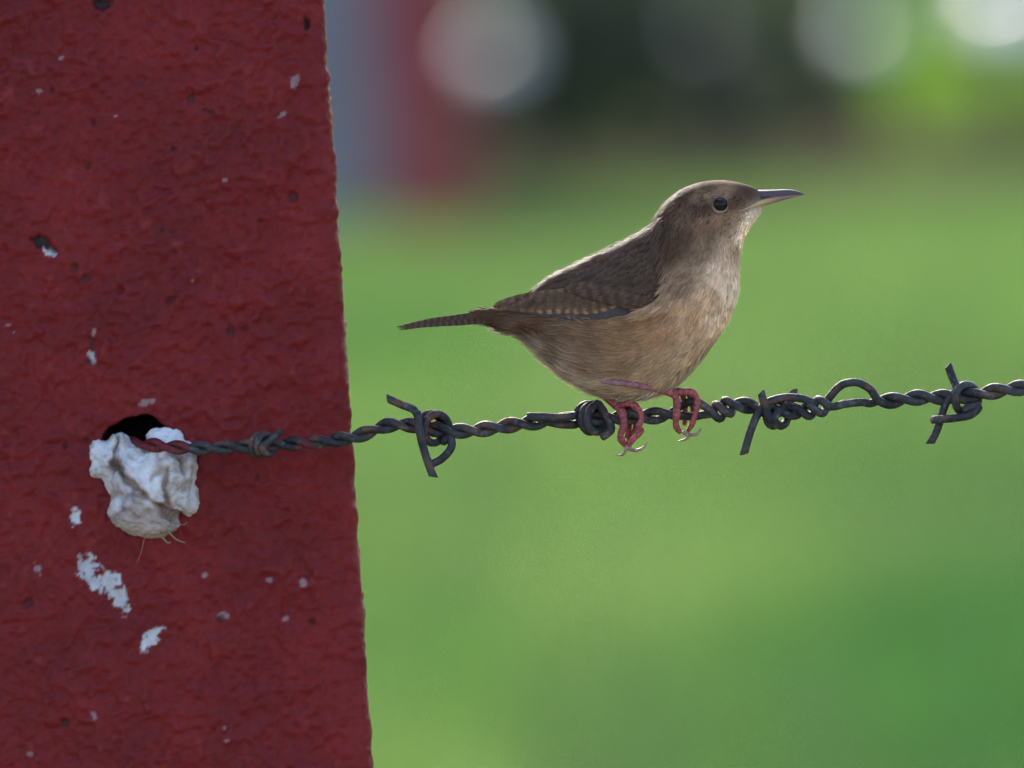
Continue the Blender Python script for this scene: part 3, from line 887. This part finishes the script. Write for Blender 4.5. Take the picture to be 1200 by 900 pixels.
# faint dark barring over the back
dors = pos[:, 1] < my_line(pos[:, 0])
bar = 1 - 0.22 * dors * (np.sin((pos[:, 0] * .86 + pos[:, 1] * .4) / 1.6 + 6 * clump) > 0.3)
c = c * (mott * bar * np.where(~dors & ~head, rng.uniform(.80, 1.20, n), rng.uniform(.65, 1.33, n)))[:, None]
wid = rng.uniform(.38, .70, n) * np.where(head, .75, 1.0)
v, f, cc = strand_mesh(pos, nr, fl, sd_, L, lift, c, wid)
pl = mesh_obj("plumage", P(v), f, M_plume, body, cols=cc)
pl["kind"] = "stuff"
# looser down along the belly, vent and throat outline
pos, nr, fl, sd_, L, lift, u = strands(90000, 25)
sel = (nr[:, 1] > 0.2) & (np.abs(nr[:, 2]) < 0.42) & (u < .60) & (u > 0.06) & (rng.uniform(0, 1, len(pos)) < np.interp(u, (0, .1, .45, .6, .9), (.3, .55, .55, .16, .5)))
pos, nr, fl, sd_, L, lift, u = (a[sel] for a in (pos, nr, fl, sd_, L, lift, u))
n = len(pos)
c = plume_col(pos); c = c * 0.45 + lin((225, 205, 185)) * 0.55
c *= rng.uniform(.7, 1.2, (n, 1))
L2 = np.interp(u, (0, .3, .55, .7, 1), (13, 19, 13, 8, 5)) * rng.uniform(.5, 1.3, n)
v, f, cc = strand_mesh(pos, nr, fl, sd_, L2, rng.uniform(.2, .8, n), c, rng.uniform(.45, .8, n))
mesh_obj("down", P(v), f, M_plume, body, cols=cc)["kind"] = "stuff"

tuft = []
for i_ in range(26):
    x_ = 728 + i_ * 1.9 + random.uniform(-2, 2); w_ = random.uniform(2, 26); y_ = np.interp(x_, (728, 760, 778), (464.5, 463, 458)) - w_ * 0.08
    l_ = random.uniform(8, 15)
    tuft.append(tube(catmull([(x_ + 5, y_ - 3, w_), (x_, y_ + 2, w_ + 1), (x_ - l_ * .75, y_ + 2 + l_ * .42, w_)], 8), np.linspace(1.5, 0.25, 8), 5))
v, f, _ = join(tuft)
mesh_obj("belly_tuft", P(v), f, M_plume, body, cols=np.tile(lin((206, 188, 170)), (len(v), 1)) * rng.uniform(.75, 1.1, (len(v), 1)))["kind"] = "stuff"

# --- wings: rows of separate feathers
def blade(cx, halfw, pat, off, side=1, nu=16, nvv=7, camber=1.6, tilt=0.0):
    """feather along centreline cx [(x,y)...]; halfw(u) px; pat(u,v)->rgb; off = height over the body"""
    c2 = catmull([(x, y, 0) for x, y in cx], nu)[:, :2]
    ws = []
    for x, y in c2:
        s_ = surf(x, y); ws.append(np.nan if s_ is None else s_)
    ws = np.array(ws); uu = np.linspace(0, 1, nu)
    ok = ~np.isnan(ws)
    co_ = np.polyfit(uu[ok], ws[ok], 2 if ok.sum() > 4 else 1)
    wf = np.polyval(co_, uu)
    wf = np.maximum(wf, 5.0)
    T = np.gradient(c2, axis=0); T /= np.linalg.norm(T, axis=1)[:, None]
    Nn = np.stack([-T[:, 1], T[:, 0]], 1)
    V, C = [], []
    for i_ in range(nu):
        for vv in np.linspace(-1, 1, nvv):
            h_ = halfw(uu[i_])
            p_ = c2[i_] + Nn[i_] * vv * h_
            s_ = surf(*p_)
            for _ in range(6):
                if s_ is not None and s_ > 9 or p_[0] < 640: break
                p_ = p_ + np.array([1.0, 3.0]); s_ = surf(*p_)
            base_ = wf[i_] if s_ is None else 0.6 * wf[i_] + 0.4 * s_
            o_ = off * (0.35 + 0.65 * min(1, uu[i_] * 2.5)) + camber * (1 - vv * vv) + tilt * vv
            V.append((p_[0], p_[1], (base_ + o_) * side))
            C.append(pat(uu[i_], vv))
    return np.array(V), grid_faces(nu, nvv), np.array(C)

DKB = lin((80, 61, 49)); WGB = lin((104, 79, 62)); BUF = lin((180, 146, 114)); GRY = lin((86, 78, 78)); BLK = lin((58, 48, 44))
def tip(k=0.75, e=0.18):
    return lambda u: (1.0 if u < 1 - e else math.sqrt(max(0.0, 1 - ((u - 1 + e) / e) ** 2)) * 0.97 + 0.03) * (k + (1 - k) * min(1, u * 3))
def barred(per, ca, cb, edge_only=0.0, ph=0.0, dk=1.0):
    def f_(u, v):
        s_ = math.sin(2 * PI * (u * per + ph + 0.10 * abs(v)))
        k = 1 / (1 + math.exp(-5 * (s_ - 0.15)))
        if edge_only and v > -edge_only and v < edge_only: k *= 0.25
        k *= 0.85
        shaft = 0.75 if abs(v) < 0.1 else 1.0
        return (ca * (1 - k) + cb * k) * shaft * dk
    return f_
def scaled(ca, cb):
    def f_(u, v):
        k = max(0.0, (u - 0.72) / 0.28) * (0.8 if u < 0.97 else 0.5)
        k = max(k, 0.35 * abs(v) ** 4)
        shaft = 0.72 if abs(v) < 0.12 else 1.0
        return (ca * (1 - k) + cb * k) * shaft
    return f_

def make_wing(side):
    sh = surf(760, 325)
    wing = bpy.data.objects.new("wing", None); wing.empty_display_size = 0.01
    col.objects.link(wing); wing.parent = bird
    wl = Vector(P([(760, 325, sh * side)])[0])
    wing.location = wl - bird.location
    inv = Matrix.Translation(wl).inverted()
    def add(name, bl):
        V, f, c_ = bl
        o = mesh_obj(name, P(V), f, M_feather, None, cols=c_)
        o.parent = wing; o.matrix_parent_inverse = inv
    rr = random.Random(3)
    # primaries, stacked, their grey outer edges making the wing's lower border
    for k in range(6):
        y0 = 361 + k * 0.3; tipx = 655 - k * 14; tipy = 371.5 - k * 2.2
        cl = [(762 - k * 4, 356 - k * 1.0), (720 - k * 4, 366 - k * 1.5), (690 - k * 6, 369 - k * 1.8), (tipx, tipy)]
        hw_ = tip(0.8, 0.25)
        add("primary_feather", blade(cl, lambda u, h=hw_: 6.0 * h(u), (lambda u, v: GRY * (0.85 if v < 0.3 else 1.1)), 3.0 + k * 0.5, side, camber=1.0))
    # secondaries and tertials, barred
    for k in range(8):
        q_ = k / 7
        sx, sy = 742 - 16 * q_, 350 - 22 * q_
        tx, ty = 622 - 48 * q_ + 4 * math.sin(k * 2.1), 362.5 - 3 * q_
        cl = [(sx, sy), ((sx + tx) / 2 + 12, (sy + ty) / 2 + 4.5 - 4 * q_), ((sx + 2 * tx) / 3 - 2, (sy + 2 * ty) / 3 + 2 - 2 * q_), (tx, ty)]
        hw_ = tip(0.8, 0.22)
        add("secondary_feather", blade(cl, lambda u, h=hw_: 7.2 * h(u), barred(11 + k * .3, WGB * 0.78, BUF * (0.85 if k < 2 else 0.46), 0.35, rr.random() * .25), 6.5 + k * 0.75, side, nu=44))
    # greater coverts
    for k in range(11):
        q_ = k / 10
        cx_, cy_ = 778 - 74 * q_, 349 - 17 * q_
        cl = [(cx_, cy_), (cx_ - 20, cy_ + 7 - 3 * q_), (cx_ - 44, cy_ + 10 - 2 * q_)]
        hw_ = tip(0.2, 0.3)
        add("covert_feather", blade(cl, lambda u, h=hw_: 6.2 * h(u), barred(3.2, DKB * .92, WGB * 1.0, 0.0, rr.random()), 10.5 + 0.4 * k, side, nu=14))
    # median and lesser coverts, scapulars: short scaly feathers
    rows = [((780, 338), (700, 318), 10, 26, 6.4, 13.5), ((781, 328), (702, 308), 11, 24, 6.2, 15), ((782, 318), (712, 300), 10, 22, 6.0, 16), ((782, 309), (732, 300), 9, 20, 5.8, 16.5), ((786, 301), (752, 295), 5, 18, 5.4, 16.5),
            ((716, 328), (644, 348), 8, 26, 6.0, 15.5), ((708, 318), (636, 346), 9, 26, 5.2, 17)]
    for (ax, ay), (bx, by), n_, ln, hw0, of_ in rows:
        for k in range(n_):
            q_ = k / max(1, n_ - 1)
            cx_, cy_ = ax + (bx - ax) * q_ + rr.uniform(-2, 2), ay + (by - ay) * q_ + rr.uniform(-1.5, 1.5)
            an = math.radians(158 + rr.uniform(-6, 6) + (cy_ - 340) * -0.12)
            dx_, dy_ = math.cos(an), math.sin(an)
            cl = [(cx_, cy_), (cx_ + dx_ * ln * .5, cy_ + dy_ * ln * .5 + .8), (cx_ + dx_ * ln, cy_ + dy_ * ln + .5)]
            hw_ = tip(0.2, 0.4); b_ = rr.uniform(.85, 1.12)
            add("covert_feather", blade(cl, lambda u, h=hw_, w_=hw0: w_ * h(u), scaled(DKB * b_, WGB * b_ * 1.05), of_ * 0.62 + rr.uniform(0, .6), side, nu=12, nvv=5))
    return wing
make_wing(1)
make_wing(-1)

# soft plumes over the shoulder and along the wing's front so that no hard edge shows
pos, nr, fl, sd_, L, lift, u = strands(60000, 15)
def smooth_in(p):
    return inside(WING + (WING.mean(0) - WING) * 0.0, p)
zone = inside(np.array([(803, 285), (808, 325), (802, 350), (780, 362), (752, 372), (745, 366), (775, 350), (782, 325), (770, 296), (778, 280)], float), pos[:, :2])
back = inside(np.array([(776, 262), (792, 300), (786, 338), (740, 345), (700, 330), (640, 340), (610, 352), (640, 328), (700, 300), (745, 280)], float), pos[:, :2])
sel = (zone | (back & (rng.uniform(0, 1, len(pos)) < 0.65))) & (np.abs(pos[:, 2]) > 8)
isz = zone[sel]
pos, nr, fl, sd_, L, lift, u = (a[sel] for a in (pos, nr, fl, sd_, L, lift, u))
n = len(pos)
pos = pos + nr * (np.where(isz, np.interp(pos[:, 0], (776, 806), (14.5, 1.0)), 11.5) * np.abs(nr[:, 2]) ** 1.5)[:, None]
c = plume_col(pos + fl * 2) * 0.95
dkm = (~isz) | (pos[:, 0] < 774)
c = np.where(dkm[:, None] & back[sel][:, None], DKB * 1.1, c)
c *= (1 + 0.45 * (vnoise(pos * 0.14, 331) - .5) + 0.5 * (vnoise(pos * 0.5, 337) - .5))[:, None] * rng.uniform(.8, 1.2, (n, 1))
v, f, cc = strand_mesh(pos, nr, fl, sd_, np.where(isz, np.maximum(L, 17), np.minimum(L, 13)), lift * 0.35, c, rng.uniform(.4, .7, n))
mesh_obj("shoulder_plumage", P(v), f, M_plume, body, cols=cc)["kind"] = "stuff"

# --- tail: narrow barred feathers folded together
def tail_feather(k):
    q_ = (k - 2.5) / 2.5                              # -1 .. 1 across the tail
    top = catmull([(612, 357, 0), (575, 365, 0), (540, 369.5, 0), (500, 375.5, 0), (464 + 5 * abs(q_), 383.5, 0)], 40)
    V, C = [], []
    for i_, (x, y, _) in enumerate(top):
        u_ = i_ / 39
        hw_ = np.interp(u_, (0, .3, .75, .93, 1), (4, 6.5, 5.4, 3.0, 0.5))
        for vv in np.linspace(-1, 1, 7):
            w_ = q_ * (5.6 + 1.4 * u_) + vv * hw_ * 0.8
            dy = abs(w_) * np.interp(u_, (0, .5, 1), (1.3, 1.1, .5)) - 1.0 + (1 - abs(q_)) * -2.2 * (1 - u_ * .7)
            V.append((x, y + dy + 0.8 * vv * vv, w_))
            s_ = math.sin(2 * PI * (u_ * 19 + .12 * abs(vv) + .2 * k))
            kk = 1 / (1 + math.exp(-4 * (s_ + .1)))
            C.append(lin((98, 72, 54)) * (1 - kk) + lin((58, 43, 34)) * kk)
    o = mesh_obj("tail_feather", P(V), grid_faces(40, 7), M_feather, bird, cols=np.array(C))
for k in (0, 5, 1, 4, 2, 3): tail_feather(k)

# --- bill
def loft(tp, bt, hw_, n=28, sides=16, sq=1.0):
    a = catmull([(x, y, 0) for x, y in tp], n); b_ = catmull([(x, y, 0) for x, y in bt], n)
    w_ = np.interp(np.linspace(0, 1, n), np.linspace(0, 1, len(hw_)), hw_)
    ph = np.arange(sides) / sides * 2 * PI
    V = []
    for i_ in range(n):
        m_ = (a[i_] + b_[i_]) / 2; h_ = (a[i_] - b_[i_]) / 2
        V.append(m_ + np.cos(ph)[:, None] * h_ + np.stack([0 * ph, 0 * ph, np.sin(ph) * w_[i_]], 1))
    V = np.vstack(V)
    return V, [tuple(f) for f in grid_faces(n, sides, True)] + [tuple(range(sides))[::-1], tuple((n - 1) * sides + j for j in range(sides))]
bill = bpy.data.objects.new("bill", None); bill.empty_display_size = 0.005; col.objects.link(bill); bill.parent = bird
bl_ = Vector(P([(892, 235, 0)])[0]); bill.location = bl_ - bird.location
def add_bill(name, V, f, c_):
    o = mesh_obj(name, P(V), f, M_bill, None, cols=c_); o.parent = bill; o.matrix_parent_inverse = Matrix.Translation(bl_).inverted()
V, f = loft([(880, 222), (892, 222.6), (906, 222.4), (923, 222.0), (934, 223.6), (942.6, 227.2)], [(872, 243), (884, 237.6), (898, 233.8), (914, 231.2), (930, 229.4), (942.4, 228.2)], (9, 8.5, 6.6, 4.8, 3.0, .5))
k = np.clip((V[:, 1] - 226.5) / 4, 0, 1)[:, None] * np.clip((V[:, 0] - 893) / 18, 0, 1)[:, None]
add_bill("upper_mandible", V, f, lin((74, 70, 80)) * (1 - k) + lin((128, 92, 92)) * k)
V, f = loft([(864, 246.5), (874, 242.6), (884, 236.8), (898, 231.8), (914, 229.0), (930, 228.0), (939, 228.0)], [(864, 248.8), (874, 247.2), (884, 245.0), (898, 240.6), (914, 235.8), (929, 231.6), (939, 229)], (surf(864, 247.6) + 1.2, surf(874, 245.2) + 1.6, max(surf(884, 242) + 1.5, 11), 8.8, 5.8, 3.2, .6))
k = np.clip((V[:, 0] - 893) / 22, 0, 1)[:, None]
add_bill("lower_mandible", V, f, lin((190, 160, 116)) * (1 - k) + lin((146, 108, 104)) * k)

# --- eyes
for side in (1, -1):
    sw = surf(844, 240)
    cx_, cy_, cw_ = 844.0, 240.0, sw - 3.5
    V, n_, m_ = [], 20, 28
    for i_ in range(n_):
        a = PI * (i_ + .0) / (n_ - 1)
        for j_ in range(m_):
            b_ = 2 * PI * j_ / m_
            V.append((cx_ + 8.4 * math.sin(a) * math.cos(b_), cy_ + 8.2 * math.sin(a) * math.sin(b_), side * (cw_ + 8.2 * math.cos(a))))
    eye = mesh_obj("eye", P(V), grid_faces(n_, m_, True), M_eye, bird)
    ringp = [(cx_ + 9.3 * math.cos(a), cy_ + 8.9 * math.sin(a), side * ((surf(cx_ + 9.3 * math.cos(a), cy_ + 8.9 * math.sin(a)) or sw) + 1.2)) for a in np.linspace(0, 2 * PI, 40)]
    v, f = tube(np.array(ringp), 0.75, 8)
    an = np.arctan2(v[:, 1] - cy_, v[:, 0] - cx_)
    k = np.clip(0.0 + 0.65 * np.sin(an), 0.0, 0.6)[:, None]
    o = mesh_obj("eye_ring", P(v), f, M_leg, None, cols=lin((196, 176, 158)) * k + lin((92, 76, 66)) * (1 - k))
    o.parent = eye

# --- legs, toes, claws
RED = lin((158, 76, 78)); PNK = lin((140, 104, 112)); CLW = lin((150, 124, 108))
def limb(name, pts, rad, c_, parent, knob=0.0, sides=10, c_end=None):
    n_ = max(16, len(pts) * 8)
    p = catmull(np.asarray(pts, float), n_)
    r_ = np.interp(np.linspace(0, 1, n_), np.linspace(0, 1, len(rad)), rad)
    sc = np.sin(np.arange(n_) * 1.6)
    r_ = r_ * (1 + knob * sc)
    v, f = tube(p, r_, sides)
    t_ = np.clip(np.repeat(np.linspace(0, 1, n_), sides), 0, 1); t_ = np.concatenate([t_, [0, 1]])[:, None]
    cc_ = c_ * (1 - t_) + (c_ if c_end is None else c_end) * t_
    cc_ = cc_ * np.concatenate([np.repeat(1 + min(knob * 3, .3) * sc, sides), [1, 1]])[:, None]
    cc_ = cc_ * (0.45 + 1.0 * vnoise(v * 0.5, 401))[:, None]
    o = mesh_obj(name, P(v), f, M_leg, None, cols=cc_)
    o.parent = parent
    if parent is bird: o.matrix_parent_inverse = Matrix.Translation(bird.location).inverted()
    return o
def leg(tarsus, toes, claws):
    l = limb("leg", tarsus, (4.4, 3.8, 3.9, 4.8, 5.3), PNK, bird, 0.02, c_end=RED)
    for (pts, r0) in [(a, b * 1.12) for a, b in toes]: limb("toe", pts, (r0 * .95, r0 * .8, r0 * .98, r0 * .74, r0 * .92, r0 * .66, r0 * .8, r0 * .5), RED * random.uniform(.85, 1.1), l, 0.05)
    for pts in claws: limb("claw", pts, (2.6, 2.2, 1.6, .35), CLW, l)
    return l
# near leg: shank runs forward under the belly
leg([(704, 445, surf(704, 445) - 3), (722, 448, surf(722, 448) + 3), (752, 452.5, surf(752, 452.5) + 3.5), (776, 457, 17), (791, 462, 12)],
    [([(789, 460, 13), (793, 470, 16.5), (793, 484, 17.5), (792, 498, 15), (797, 507, 9)], 4.6),
     ([(791, 461, 11), (802, 459, 12), (813, 461, 11), (817, 470, 10), (814, 488, 11), (808, 503, 8)], 4.4),
     ([(791, 460, 8), (800, 458, 1), (808, 462, -10), (813, 480, -15), (811, 496, -9), (806, 505, 0)], 4.2),
     ([(790, 460, 8), (795, 458, 0), (800, 463, -11), (803, 482, -15), (802, 498, -8)], 4.0)],
    [[(800, 506, 8), (806, 511, 8), (803, 515, 7), (794, 517, 6)], [(805, 508, 5), (812, 510, 7), (818, 507, 8), (822, 501, 8)]])
# far leg: only the foot shows below the belly
leg([(690, 448, -34), (700, 458, -22), (709, 465, -8), (716, 470, 0), (723, 476, 5)],
    [([(722, 474, 7), (729, 484, 15), (731, 498, 17), (727, 511, 14), (732, 522, 7)], 5.0),
     ([(724, 475, 6), (738, 473, 8), (748, 479, 9), (752, 490, 10), (748, 500, 11), (752, 505, 9), (742, 515, 7), (736, 524, 5)], 4.0),
     ([(724, 474, 3), (734, 472, -4), (742, 480, -13), (746, 496, -14), (740, 512, -5), (734, 521, 2)], 4.2),
     ([(724, 474, 2), (730, 472, -5), (735, 480, -13), (738, 497, -14), (734, 513, -5)], 4.0)],
    [[(733, 521, 6), (733, 528, 6), (729, 533, 5), (721, 533, 4)], [(736, 525, 5), (744, 528, 7), (753, 525, 8), (759, 517, 8)]])
